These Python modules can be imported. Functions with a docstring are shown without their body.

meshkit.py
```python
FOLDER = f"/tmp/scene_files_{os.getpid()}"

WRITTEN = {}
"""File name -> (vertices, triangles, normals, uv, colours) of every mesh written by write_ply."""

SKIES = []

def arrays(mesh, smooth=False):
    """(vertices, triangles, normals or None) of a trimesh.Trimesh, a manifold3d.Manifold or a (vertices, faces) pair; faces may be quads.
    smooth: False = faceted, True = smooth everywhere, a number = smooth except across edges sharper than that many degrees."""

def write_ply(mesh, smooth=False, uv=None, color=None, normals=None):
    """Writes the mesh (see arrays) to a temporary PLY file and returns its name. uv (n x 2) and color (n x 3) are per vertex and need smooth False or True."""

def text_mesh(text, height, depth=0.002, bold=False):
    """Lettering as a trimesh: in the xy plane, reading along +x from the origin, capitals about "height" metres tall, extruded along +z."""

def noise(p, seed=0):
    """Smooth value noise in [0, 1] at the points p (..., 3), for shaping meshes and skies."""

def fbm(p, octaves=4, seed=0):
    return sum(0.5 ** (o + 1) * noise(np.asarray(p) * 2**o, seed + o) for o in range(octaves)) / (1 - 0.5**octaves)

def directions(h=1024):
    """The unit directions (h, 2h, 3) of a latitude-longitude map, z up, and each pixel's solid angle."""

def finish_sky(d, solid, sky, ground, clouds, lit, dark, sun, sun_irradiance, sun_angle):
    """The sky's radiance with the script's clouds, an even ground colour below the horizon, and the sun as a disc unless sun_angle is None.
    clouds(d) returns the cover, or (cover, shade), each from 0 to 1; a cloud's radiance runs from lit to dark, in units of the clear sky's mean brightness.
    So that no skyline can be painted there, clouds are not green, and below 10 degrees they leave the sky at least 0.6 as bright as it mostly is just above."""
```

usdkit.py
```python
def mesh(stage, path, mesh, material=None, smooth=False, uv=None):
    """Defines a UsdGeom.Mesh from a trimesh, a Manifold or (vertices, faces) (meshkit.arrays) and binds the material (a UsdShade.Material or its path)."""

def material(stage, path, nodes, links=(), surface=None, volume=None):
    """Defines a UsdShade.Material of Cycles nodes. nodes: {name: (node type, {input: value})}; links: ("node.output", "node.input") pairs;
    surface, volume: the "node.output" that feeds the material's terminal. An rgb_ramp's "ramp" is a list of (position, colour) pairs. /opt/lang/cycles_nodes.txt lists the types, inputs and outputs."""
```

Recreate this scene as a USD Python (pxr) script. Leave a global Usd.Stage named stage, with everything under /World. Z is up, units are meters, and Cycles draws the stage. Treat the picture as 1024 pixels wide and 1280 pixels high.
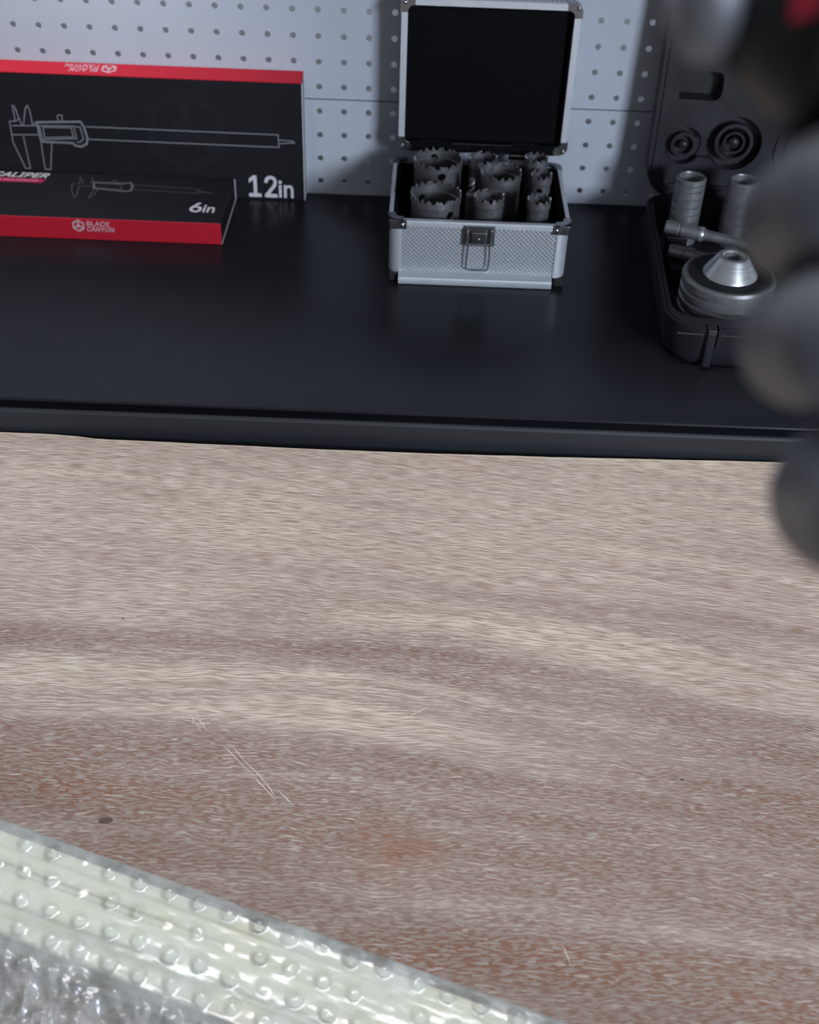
import math, random
import numpy as np, trimesh, manifold3d as m3, usdkit, meshkit
from shapely.geometry import LineString, Polygon, box as sbox, Point
from shapely.ops import unary_union
from shapely import affinity
from pxr import Usd, UsdGeom, UsdLux, UsdShade, Gf, Sdf

random.seed(7); RNG = np.random.default_rng(7)
stage = Usd.Stage.CreateInMemory()
UsdGeom.SetStageUpAxis(stage, UsdGeom.Tokens.z); UsdGeom.SetStageMetersPerUnit(stage, 1.0)
UsdGeom.Xform.Define(stage, '/World'); UsdGeom.Scope.Define(stage, '/World/Looks')

# ------------------------------------------------------------------ camera
# world: x right along the pegboard, y away (pegboard face at y = 0), z up (worktop at z = 0)
EYE = np.array([0.08284, -1.22296, 0.56753])
FWD = np.array([0.0008291, 0.7706909, -0.6372086])
RGT = np.array([0.9992616, 0.0238396, 0.0301337])
UPV = np.array([-0.0384145, 0.6367630, 0.7701021])
cam = UsdGeom.Camera.Define(stage, '/World/camera')
def rows(R, U, B, T):
    return Gf.Matrix4d(*[float(x) for x in (*R, 0, *U, 0, *B, 0, *T, 1)])
cam.AddTransformOp().Set(rows(RGT, UPV, -FWD, EYE))
cam.CreateHorizontalApertureAttr(36.0); cam.CreateVerticalApertureAttr(45.0)
cam.CreateFocalLengthAttr(36.0 * 1500 / 1024)
cam.CreateFStopAttr(10.5); cam.CreateFocusDistanceAttr(0.85)
cam.CreateClippingRangeAttr(Gf.Vec2f(0.01, 100))
cam.CreateExposureAttr(0.0)

# ------------------------------------------------------------------ light
def rect_light(name, pos, target, w, h, power, color):
    l = UsdLux.RectLight.Define(stage, '/World/' + name)
    z = np.array(pos, float) - np.array(target, float); z /= np.linalg.norm(z)
    x = np.cross([0, 0, 1.0] if abs(z[2]) < .99 else [0, 1.0, 0], z); x /= np.linalg.norm(x); y = np.cross(z, x)
    l.AddTransformOp().Set(rows(x, y, z, pos))
    l.CreateWidthAttr(w); l.CreateHeightAttr(h); l.CreateIntensityAttr(power); l.CreateColorAttr(Gf.Vec3f(*color))
    return l
rect_light('window_light', (3.40, -5.80, 1.92), (-0.45, 0.0, 0.10), 1.25, 1.25, 54.0, (0.83, 0.93, 1.09))
rect_light('ceiling_light', (0.12, -0.58, 1.55), (0.12, -0.58, 0.0), 1.2, 0.25, 24.5, (0.98, 0.985, 1.02))
dome = UsdLux.DomeLight.Define(stage, '/World/room_light')
dome.CreateIntensityAttr(0.055); dome.CreateColorAttr(Gf.Vec3f(0.86, 0.94, 1.0))

# ------------------------------------------------------------------ helpers
used = {}
def numbered(path):
    k = used.get(path, -1) + 1; used[path] = k
    return path if k == 0 else f'{path}_{k:03d}'
class Thing:
    def __init__(s, name, label=None, cat=None, loc=(0, 0, 0), rz=0, group=None, kind=None, matrix=None):
        s.path = numbered('/World/' + name); x = UsdGeom.Xform.Define(stage, s.path); s.loc = np.array(loc, float)
        if matrix is not None: x.AddTransformOp().Set(matrix)
        else:
            x.AddTranslateOp().Set(Gf.Vec3d(*map(float, loc)))
            if rz: x.AddRotateZOp().Set(float(rz))
        p = x.GetPrim()
        for k, v in (('label', label), ('category', cat), ('group', group), ('kind', kind)):
            if v: p.SetCustomDataByKey(k, v)
    def part(s, name, mesh, mat, smooth=30, label=None, under=None, kind=None, world=False):
        """world=True: the mesh is given in world coordinates of an unrotated thing"""
        path = numbered((under or s.path) + '/' + name)
        v, f, n = meshkit.arrays(mesh, False)
        if world: v = v - s.loc
        m = usdkit.mesh(stage, path, trimesh.Trimesh(v, f, process=False), mat, smooth=smooth)
        if label: m.GetPrim().SetCustomDataByKey('label', label)
        if kind: m.GetPrim().SetCustomDataByKey('kind', kind)
        return path
def T(m):
    if isinstance(m, trimesh.Trimesh): return m
    q = m.to_mesh(); return trimesh.Trimesh(np.array(q.vert_properties[:, :3]), np.array(q.tri_verts), process=False)
def cat(*ms): return trimesh.util.concatenate([T(m) for m in ms])
def bx(x0, x1, y0, y1, z0, z1): return m3.Manifold.cube((x1 - x0, y1 - y0, z1 - z0)).translate((x0, y0, z0))
def rbx(x0, x1, y0, y1, z0, z1, r, seg=12):
    s = m3.Manifold.sphere(r, seg); r = min(r, (x1-x0)/2.01, (y1-y0)/2.01, (z1-z0)/2.01)
    s = m3.Manifold.sphere(r, seg)
    return m3.Manifold.batch_hull([s.translate((x, y, z)) for x in (x0 + r, x1 - r) for y in (y0 + r, y1 - r) for z in (z0 + r, z1 - r)])
def cyl(r, h, r2=None, seg=40): return m3.Manifold.cylinder(h, r, r if r2 is None else r2, seg)
def lathe(profile, seg=48):
    """closed profile of (r, z) turned about z"""
    return m3.Manifold.revolve(m3.CrossSection([[(float(a), float(b)) for a, b in profile]], m3.FillRule.NonZero), seg)
def ext(poly, h, z=0):
    """shapely polygon in xy -> solid of height h"""
    gs = getattr(poly, 'geoms', [poly]); out = []
    for g in gs:
        m = trimesh.creation.extrude_polygon(g, h, engine='earcut'); m.apply_translation((0, 0, z)); out.append(m)
    return trimesh.util.concatenate(out)
def rrect(x0, x1, y0, y1, r): return sbox(x0 + r, y0 + r, x1 - r, y1 - r).buffer(r, quad_segs=8)
def mext(poly, h, z=0):
    """shapely polygon (with holes) -> Manifold"""
    rings = [list(poly.exterior.coords)[:-1]] + [list(i.coords)[:-1] for i in poly.interiors]
    return m3.Manifold.extrude(m3.CrossSection([[tuple(map(float, p)) for p in r] for r in rings], m3.FillRule.EvenOdd), h).translate((0, 0, z))
def to_xz(m, y):
    """mesh drawn in xy and extruded along z -> stands in the xz plane facing -y, its front at y - depth"""
    t = T(m).copy(); v = t.vertices.copy(); t.vertices = np.stack([v[:, 0], y - v[:, 2], v[:, 1]], 1); return t
def tube(pts, r, seg=10, closed=False):
    p = np.asarray(pts, float); n = len(p); rr = np.broadcast_to(r, (n,))
    t = (np.roll(p, -1, 0) - np.roll(p, 1, 0)) if closed else np.gradient(p, axis=0)
    t /= np.linalg.norm(t, axis=1, keepdims=True)
    a = np.cross(t[0], [0, 0, 1.0]); a = a if np.linalg.norm(a) > .1 else np.cross(t[0], [0, 1.0, 0]); V = []
    for i in range(n):
        a = a - t[i] * (a @ t[i]); a /= np.linalg.norm(a); b = np.cross(t[i], a)
        for k in range(seg):
            w = 2 * math.pi * k / seg; V.append(p[i] + rr[i] * (math.cos(w) * a + math.sin(w) * b))
    F = []
    for i in range(n if closed else n - 1):
        for k in range(seg):
            j = (i + 1) % n; A, B, Cc, D = i*seg+k, i*seg+(k+1) % seg, j*seg+(k+1) % seg, j*seg+k
            F += [(A, B, Cc), (A, Cc, D)]
    if not closed:
        V += [p[0], p[-1]]
        for k in range(seg): F += [(n*seg, (k+1) % seg, k), (n*seg+1, (n-1)*seg+k, (n-1)*seg+(k+1) % seg)]
    return trimesh.Trimesh(np.array(V), np.array(F), process=False)
def lines(polys, w):
    return unary_union([LineString(p).buffer(w / 2, cap_style='flat', join_style='mitre') for p in polys])
def shape(t, M): t = T(t).copy(); t.apply_transform(M); return t
def rot_x(d): return trimesh.transformations.rotation_matrix(math.radians(d), (1, 0, 0))
def rot_y(d): return trimesh.transformations.rotation_matrix(math.radians(d), (0, 1, 0))
def rot_z(d): return trimesh.transformations.rotation_matrix(math.radians(d), (0, 0, 1))
def mv(x, y, z): return trimesh.transformations.translation_matrix((x, y, z))
def along(m, a, b):
    """mesh built along +z from the origin -> from point a towards b"""
    a, b = np.array(a, float), np.array(b, float); M = trimesh.geometry.align_vectors((0, 0, 1), (b - a)); M[:3, 3] = a
    return shape(m, M)

# ------------------------------------------------------------------ materials
L = '/World/Looks/'
def simple(name, color, rough=.5, metal=0., spec=.5, bump=None, **kw):
    nodes = {'p': ('principled_bsdf', dict(base_color=color, roughness=rough, metallic=metal, specular_ior_level=spec, **kw))}; links = []
    if bump:
        sc, dist, st = bump
        nodes['tc'] = ('texture_coordinate', {}); nodes['n'] = ('noise_texture', dict(scale=sc, detail=3.0))
        nodes['b'] = ('bump', dict(strength=st, distance=dist))
        links += [('tc.object', 'n.vector'), ('n.fac', 'b.height'), ('b.normal', 'p.normal')]
    return usdkit.material(stage, L + name, nodes, links, surface='p.BSDF')
def mottled(name, c1, c2, scale, rough=(.3, .5), metal=0., spec=.5, stretch=(1, 1, 1), bump=0.):
    """two tones and two roughnesses mixed by object-space noise"""
    n = {'tc': ('texture_coordinate', {}), 'mp': ('mapping', dict(scale=stretch)), 'n': ('noise_texture', dict(scale=scale, detail=5.0, roughness=.6)),
         'r': ('rgb_ramp', dict(ramp=[(.3, c1), (.7, c2)])), 'q': ('map_range', dict(from_min=.3, from_max=.7, to_min=rough[0], to_max=rough[1])),
         'p': ('principled_bsdf', dict(metallic=metal, specular_ior_level=spec))}
    l = [('tc.object', 'mp.vector'), ('mp.vector', 'n.vector'), ('n.fac', 'r.fac'), ('n.fac', 'q.value'), ('r.color', 'p.base_color'), ('q.result', 'p.roughness')]
    if bump:
        n['b'] = ('bump', dict(strength=1.0, distance=bump)); l += [('n.fac', 'b.height'), ('b.normal', 'p.normal')]
    return usdkit.material(stage, L + name, n, l, surface='p.BSDF')

M_peg = mottled('pegboard_paint', (.50, .53, .60), (.54, .57, .64), 6, (.62, .7), spec=.15)
M_wall = simple('room_paint', (.46, .50, .55), .8)
M_floor = mottled('floor_concrete', (.22, .22, .22), (.28, .28, .27), 4, (.6, .8))
M_top = mottled('black_worktop', (.0100, .0112, .0150), (.0120, .0130, .0170), 9, (.24, .32), spec=.165)
M_fascia = mottled('black_steel', (.020, .023, .029), (.023, .026, .033), 7, (.42, .5), spec=.4)
M_recess = simple('recess_black', (.006, .006, .007), .7)
M_carton = mottled('carton_black', (.0150, .0158, .0190), (.0170, .0178, .0212), 25, (.42, .5), spec=.15)
M_red = mottled('carton_red', (.54, .014, .032), (.57, .016, .036), 30, (.45, .5), spec=.3)
M_magenta = simple('print_magenta', (.45, .02, .09), .5)
M_card = simple('raw_card_edge', (.55, .55, .58), .8)
M_print = simple('print_white', (.62, .62, .66), .6)
M_line = simple('print_grey_line', (.20, .21, .23), .6)
M_dimline = simple('print_dim_line', (.060, .064, .072), .6)
M_emblem = simple('print_dark_emblem', (.0182, .0192, .0228), .5, 0., .15)
M_alu = mottled('anodised_aluminium', (.74, .77, .82), (.78, .81, .86), 60, (.42, .5), metal=.55, spec=.5)
M_chrome = simple('chrome', (.55, .56, .58), .16, 1.0)
M_darkchrome = simple('dark_chrome', (.30, .31, .33), .30, 1.0)
M_lining = simple('black_foam_lining', (.0050, .0050, .0058), .8, spec=.08, bump=(700, .0004, .6))
M_rubber = simple('black_rubber', (.012, .012, .013), .7)
M_steel = mottled('oxide_steel', (.15, .15, .158), (.25, .25, .262), 70, (.36, .52), metal=.6, bump=.0002)
M_tooth = mottled('ground_steel', (.28, .28, .29), (.40, .40, .41), 90, (.28, .4), metal=.85)
M_bore = simple('bore_dark', (.02, .02, .022), .6)
M_bitsteel = mottled('blasted_steel', (.27, .275, .288), (.38, .385, .40), 110, (.34, .46), metal=.6, bump=.0001)
M_bright = mottled('turned_steel', (.60, .61, .63), (.70, .71, .73), 60, (.28, .38), metal=.7, stretch=(1, 1, 12))
M_case = mottled('black_case_plastic', (.0165, .0172, .0222), (.0200, .0208, .0268), 40, (.36, .48), spec=.5, bump=.0001)
M_glove = mottled('black_nitrile', (.100, .107, .126), (.118, .126, .146), 60, (.42, .55), spec=.5, bump=.0004)
M_sleeve = simple('dark_cloth', (.03, .032, .038), .9, bump=(900, .0005, .8))
M_drill = mottled('tool_black', (.012, .0125, .0135), (.016, .0165, .0175), 50, (.34, .44), spec=.3)
M_collar = simple('collar_metal', (.22, .225, .245), .52, .6)
M_drillred = simple('tool_red', (.50, .02, .05), .4)
M_tablewood = simple('table_leg_wood', (.35, .25, .16), .6)

# diamond-embossed aluminium sheet
usdkit.material(stage, L + 'embossed_aluminium', {
    'tc': ('texture_coordinate', {}), 'mp': ('mapping', dict(rotation=(0, math.radians(45), 0))),
    'v': ('voronoi_texture', dict(scale=330.0, randomness=0.0)), 'b': ('bump', dict(strength=.9, distance=.0009)),
    'r': ('rgb_ramp', dict(ramp=[(.12, (.84, .87, .92)), (.55, (.40, .42, .46))])),
    'p': ('principled_bsdf', dict(metallic=.5, roughness=.45))},
    [('tc.object', 'mp.vector'), ('mp.vector', 'v.vector'), ('v.distance', 'b.height'), ('v.distance', 'r.fac'), ('r.color', 'p.base_color'), ('b.normal', 'p.normal')], surface='p.BSDF')
M_emboss = L + 'embossed_aluminium'

# plywood: pores run along x; broad cathedral bands drift towards the viewer on the right
def wood():
    n, l = {}, []
    def N(k, kind, **a): n[k] = (kind, a); return k
    def C(a, b): l.append((a, b))
    def M(k, op, a, b=None, v=None, **kw):
        N(k, 'math', math_type=op, **({'value2': v} if v is not None else {}), **kw)
        C(a, k + '.value1')
        if b: C(b, k + '.value2')
        return k + '.value'
    N('g', 'geometry'); N('sep', 'separate_xyz'); C('g.position', 'sep.vector')
    # growth rings: run along x on the left, swing towards the viewer on the right
    s0 = M('s0', 'add', 'sep.x', 'sep.y'); s1 = M('s1', 'add', s0, v=.59)
    N('sm0', 'math', math_type='smoothmax', value2=0.0, value3=.16); C(s1, 'sm0.value1')
    bend = M('bend', 'multiply', 'sm0.value', v=.25)
    N('wmap', 'mapping', scale=(1.1, 2.4, 1)); C('g.position', 'wmap.vector')
    N('wn', 'noise_texture', scale=2.2, detail=2.0, roughness=.45); C('wmap.vector', 'wn.vector')
    w1 = M('w1', 'multiply', 'wn.fac', v=.075)
    v0 = M('v0', 'add', 'sep.y', bend); v1 = M('v1', 'add', v0, w1)
    N('bv', 'combine_xyz'); C(v1, 'bv.y'); C(M('xq', 'multiply', 'sep.x', v=.055), 'bv.x')
    N('bands', 'noise_texture', scale=24.0, detail=6.0, roughness=.62); C('bv.vector', 'bands.vector')
    N('rings', 'noise_texture', scale=105.0, detail=3.0, roughness=.55); C('bv.vector', 'rings.vector')
    # fibre direction for pores: nearly x, with a slight wave
    N('fm', 'mapping', scale=(9, 14, 1)); C('g.position', 'fm.vector')
    N('fw', 'noise_texture', scale=2.5, detail=2.0); C('fm.vector', 'fw.vector')
    fy = M('fy', 'add', 'sep.y', M('fw1', 'multiply', 'fw.fac', v=.010)); fy2 = M('fy2', 'add', fy, M('fb', 'multiply', bend, v=.35))
    def pores(k, xs, sc, det):
        N(k + 'v', 'combine_xyz'); C(M(k + 'x', 'multiply', 'sep.x', v=xs), k + 'v.x'); C(fy2, k + 'v.y')
        N(k, 'noise_texture', scale=sc, detail=det, roughness=.5); C(k + 'v.vector', k + '.vector')
    pores('pa', .075, 820.0, 2.0)      # long hair lines
    pores('pb', .20, 740.0, 1.5)       # short coarse dashes
    # where the veneer is coarse and red
    N('pm', 'mapping', scale=(2.0, 5.5, 1), location=(1.3, .4, 0)); C('bv.vector', 'pm.vector')
    N('patm', 'mapping', scale=(20.0, 7.5, 1), location=(2.1, .7, 0)); C('bv.vector', 'patm.vector')
    N('pat', 'noise_texture', scale=2.2, detail=6.0, roughness=.60); C('patm.vector', 'pat.vector')
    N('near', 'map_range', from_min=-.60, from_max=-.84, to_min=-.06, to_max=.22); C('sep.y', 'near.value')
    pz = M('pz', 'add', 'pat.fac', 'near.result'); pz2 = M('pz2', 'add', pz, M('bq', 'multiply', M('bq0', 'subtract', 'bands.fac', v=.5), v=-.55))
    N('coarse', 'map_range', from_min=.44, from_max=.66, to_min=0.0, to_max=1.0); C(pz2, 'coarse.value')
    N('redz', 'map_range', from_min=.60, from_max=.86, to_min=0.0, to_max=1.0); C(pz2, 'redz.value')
    # ground colours
    N('tm', 'mapping', scale=(1.8, 3.0, 1), location=(.6, 1.9, 0)); C('g.position', 'tm.vector')
    N('tone', 'noise_texture', scale=2.0, detail=3.0, roughness=.5); C('tm.vector', 'tone.vector')
    N('base', 'rgb_ramp', ramp=[(.34, (.340, .270, .236)), (.46, (.405, .332, .286)), (.56, (.470, .400, .336)), (.70, (.525, .462, .385))])
    C(M('bt', 'add', M('bt0', 'multiply', 'bands.fac', v=.62), M('bt1', 'multiply', 'tone.fac', v=.40)), 'base.fac')
    N('rr', 'rgb_ramp', ramp=[(.28, (.80, .78, .76)), (.48, (1, 1, 1)), (.72, (1.10, 1.11, 1.11))]); C('rings.fac', 'rr.fac')
    N('m1', 'mix', mix_type='multiply', fac=1.0); C('base.color', 'm1.color1'); C('rr.color', 'm1.color2')
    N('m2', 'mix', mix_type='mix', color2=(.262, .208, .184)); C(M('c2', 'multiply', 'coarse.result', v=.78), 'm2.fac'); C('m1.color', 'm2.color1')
    N('ra', 'rgb_ramp', ramp=[(.45, (0, 0, 0)), (.62, (.78, .78, .78))]); C('pa.fac', 'ra.fac')
    N('m3', 'mix', mix_type='mix', color2=(.240, .175, .142)); C('ra.color', 'm3.fac'); C('m2.color', 'm3.color1')
    N('la', 'rgb_ramp', ramp=[(.30, (.45, .45, .45)), (.44, (0, 0, 0))]); C('pa.fac', 'la.fac')
    N('m4', 'mix', mix_type='mix', color2=(.60, .545, .49)); C('la.color', 'm4.fac'); C('m3.color', 'm4.color1')
    N('rb', 'rgb_ramp', ramp=[(.47, (0, 0, 0)), (.56, (.88, .88, .88))]); C('pb.fac', 'rb.fac')
    pf = M('pf', 'multiply', 'rb.color', 'coarse.result')
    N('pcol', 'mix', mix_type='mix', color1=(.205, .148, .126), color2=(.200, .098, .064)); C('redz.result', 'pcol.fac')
    N('m5', 'mix', mix_type='mix'); C(pf, 'm5.fac'); C('m4.color', 'm5.color1'); C('pcol.color', 'm5.color2')
    # rusty stain with its own ragged outline
    N('so', 'vector_math', math_type='subtract', vector2=(.083, -.808, -.03)); C('g.position', 'so.vector1')
    N('smp', 'mapping', scale=(.9, 1.15, 1), rotation=(0, 0, .5)); C('so.vector', 'smp.vector')
    N('sl', 'vector_math', math_type='length'); C('smp.vector', 'sl.vector1')
    N('sn', 'noise_texture', scale=42.0, detail=5.0, roughness=.65); C('g.position', 'sn.vector')
    sd = M('sd', 'add', 'sl.value', M('sns', 'multiply', 'sn.fac', v=.055))
    N('sf', 'map_range', from_min=.060, from_max=.036, to_min=0.0, to_max=.62); C(sd, 'sf.value')
    sp = M('sp', 'multiply', 'sf.result', M('sq', 'add', 'pb.fac', v=.10))
    N('m6', 'mix', mix_type='mix', color2=(.215, .085, .042)); C(sp, 'm6.fac'); C('m5.color', 'm6.color1')
    N('b', 'bump', strength=.4, distance=.0003); C('pa.fac', 'b.height')
    N('p', 'principled_bsdf', roughness=.58, specular_ior_level=.3); C('m6.color', 'p.base_color'); C('b.normal', 'p.normal')
    return usdkit.material(stage, L + 'sapele_plywood', n, l, surface='p.BSDF')
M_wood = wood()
M_ply_edge = simple('plywood_edge', (.50, .42, .33), .7)
M_scratch = simple('scratched_fibre', (.52, .45, .395), .7)
M_knot = simple('knot', (.085, .05, .035), .7)

# pale wood under the wrap: dark glue lines along its length
usdkit.material(stage, L + 'pale_laminated_wood', {
    'tc': ('texture_coordinate', {}), 'mp': ('mapping', dict(scale=(.6, 60, 60))), 'n': ('noise_texture', dict(scale=3.0, detail=4.0)),
    'r': ('rgb_ramp', dict(ramp=[(.34, (.26, .26, .13)), (.43, (.60, .61, .47)), (.62, (.70, .71, .58))])), 'p': ('principled_bsdf', dict(roughness=.6))},
    [('tc.object', 'mp.vector'), ('mp.vector', 'n.vector'), ('n.fac', 'r.fac'), ('r.color', 'p.base_color')], surface='p.BSDF')
M_pale = L + 'pale_laminated_wood'
# polythene film: mostly see-through, milky, shiny
usdkit.material(stage, L + 'polythene_film', {
    't': ('transparent_bsdf', dict(color=(.96, .97, .97))), 'd': ('diffuse_bsdf', dict(color=(.90, .93, .92))), 'tl': ('translucent_bsdf', dict(color=(.88, .92, .90))),
    'g': ('glossy_bsdf', dict(color=(1, 1, 1), roughness=.22)), 'f': ('fresnel', dict(IOR=1.6)),
    'tc': ('texture_coordinate', {}), 'n': ('noise_texture', dict(scale=34.0, detail=5.0, roughness=.62)), 'q': ('map_range', dict(from_min=.35, from_max=.68, to_min=.26, to_max=.66)),
    'a': ('mix_closure', dict(fac=.4)), 'b': ('mix_closure', {}), 'c': ('mix_closure', {})},
    [('tc.object', 'n.vector'), ('n.fac', 'q.value'), ('q.result', 'b.fac'), ('d.BSDF', 'a.closure1'), ('tl.BSDF', 'a.closure2'), ('t.BSDF', 'b.closure1'), ('a.closure', 'b.closure2'), ('b.closure', 'c.closure1'), ('g.BSDF', 'c.closure2'), ('f.fac', 'c.fac')], surface='c.closure')
M_film = L + 'polythene_film'

# ================================================================== the setting
def setting(name, mesh, mat):
    p = usdkit.mesh(stage, '/World/' + name, T(mesh), mat).GetPrim(); p.SetCustomDataByKey('kind', 'structure'); return p
p = setting('floor', bx(-2.6, 4.6, -6.6, .62, -.95, -.90), M_floor); p.SetCustomDataByKey('label', 'grey concrete workshop floor under the benches')
p = setting('wall_back', bx(-2.6, 4.6, .55, .62, -.90, 2.6), M_wall); p.SetCustomDataByKey('label', 'plain grey room wall behind the pegboard')

# ------------------------------------------------------------------ black bench
X0, X1 = -1.00, 1.30
bench = Thing('workbench', 'black steel workbench with a flat top and a grooved front lip', 'workbench', (0, -.20, -.90))
def W(name, mesh, mat, **k): return bench.part(name, mesh, mat, world=True, **k)
edge = m3.CrossSection([[(-.4095, -.0016), (-.4088, -.0004), (-.4075, 0), (.06, 0), (.06, -.010), (-.395, -.010), (-.395, -.0030), (-.4085, -.0030)]], m3.FillRule.NonZero)
def prism_x(cs, x0, x1):   # cross-section given in (y, z), extruded along x
    m = T(m3.Manifold.extrude(cs, x1 - x0)); v = m.vertices; m.vertices = np.stack([v[:, 2] + x0, v[:, 0], v[:, 1]], 1); return m
W('worktop', prism_x(edge, X0, X1), M_top, smooth=False)
W('groove', bx(X0, X1, -.396, -.390, -.060, -.0101), M_recess, smooth=False)
lip = m3.CrossSection([[(-.4120, -.0118), (-.4108, -.0102), (-.4085, -.0100), (-.3965, -.0100), (-.3965, -.064), (-.4120, -.064)]], m3.FillRule.NonZero)
W('front_lip', prism_x(lip, X0, X1), M_fascia, smooth=False)
W('cabinet', bx(X0 + .01, X1 - .01, -.389, .04, -.86, -.0101), M_fascia, smooth=False)
for i in range(3):
    z1 = -.07 - i * .26
    d = W('drawer', rbx(X0 + .03, X1 - .03, -.410, -.3895, z1 - .25, z1, .004, 8), M_fascia)
    bench.part('handle', cat(rbx(.0, .30, -.438, -.430, z1 - .10, z1 - .085, .003, 8), bx(.01, .02, -.431, -.409, z1 - .098, z1 - .088), bx(.28, .29, -.431, -.409, z1 - .098, z1 - .088)), M_alu, under=d, world=True)
for x in (X0 + .08, X1 - .08):
    for y in (-.34, .0): W('foot', cyl(.03, .041).translate((x, y, -.90)), M_rubber)

# ------------------------------------------------------------------ pegboard: sheet steel with punched holes
PITCH, HOLE, ZROW = .0254, .0031, .09138
ang = np.arange(16) * math.pi / 8
circ = np.stack([np.cos(ang), np.sin(ang)], 1) * HOLE
def cell(x0, x1, z0, z1, cx, cz, V, F, th=.0012):
    dirs = np.stack([np.cos(ang), np.sin(ang)], 1); out = []
    corners = [(x1, z1), (x0, z1), (x0, z0), (x1, z0)]
    for k, (dx, dz) in enumerate(dirs):
        if k in (2, 6, 10, 14): out.append(corners[(k - 2) // 4]); continue
        tx = ((x1 if dx > 0 else x0) - cx) / dx if abs(dx) > 1e-9 else 1e9
        tz = ((z1 if dz > 0 else z0) - cz) / dz if abs(dz) > 1e-9 else 1e9
        t = min(tx, tz); out.append((cx + dx * t, cz + dz * t))
    b = len(V)
    for (x, z) in out: V.append((x, 0.0, z))
    for c in circ: V.append((cx + c[0], 0.0, cz + c[1]))
    for c in circ: V.append((cx + c[0], th, cz + c[1]))
    for (x, z) in out: V.append((x, th, z))
    for k in range(16):
        j = (k + 1) % 16
        F.append((b+k, b+j, b+16+j)); F.append((b+k, b+16+j, b+16+k))
        F.append((b+16+k, b+16+j, b+32+j)); F.append((b+16+k, b+32+j, b+32+k))
        F.append((b+32+k, b+32+j, b+48+j)); F.append((b+32+k, b+48+j, b+48+k))
peg = Thing('pegboard', 'pale grey perforated steel pegboard standing behind the black worktop', 'pegboard', (0, 0, 0))
SEAM = ZROW + PITCH / 2
for rows_, zlo, zhi in ((range(-3, 1), .0004, SEAM - .0006), (range(1, 24), SEAM + .0006, None)):
    V, F = [], []; rows_ = list(rows_)
    for j in rows_:
        cz = ZROW + j * PITCH
        z0 = zlo if j == rows_[0] else cz - PITCH / 2
        z1 = zhi if (zhi and j == rows_[-1]) else cz + PITCH / 2
        for k in range(-36, 45): cell((k - .5) * PITCH, (k + .5) * PITCH, z0, z1, k * PITCH, cz, V, F)
    t = trimesh.Trimesh(np.array(V), np.array(F), process=True)
    xa, xb = -36.5 * PITCH, 44.5 * PITCH; ztop = ZROW + (rows_[-1] + .5) * PITCH if zhi is None else zhi
    fl = .0016
    edges = [bx(xa, xb, .0012, .012, zlo, zlo + fl), bx(xa, xb, .0012, .012, ztop - fl, ztop)]
    peg.part('panel', cat(t, *edges), M_peg, smooth=False)
for x in (-36.5 * PITCH - .02, 44.5 * PITCH): peg.part('post', bx(x, x + .02, 0, .03, .0003, .70), M_fascia, smooth=False)

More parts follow.
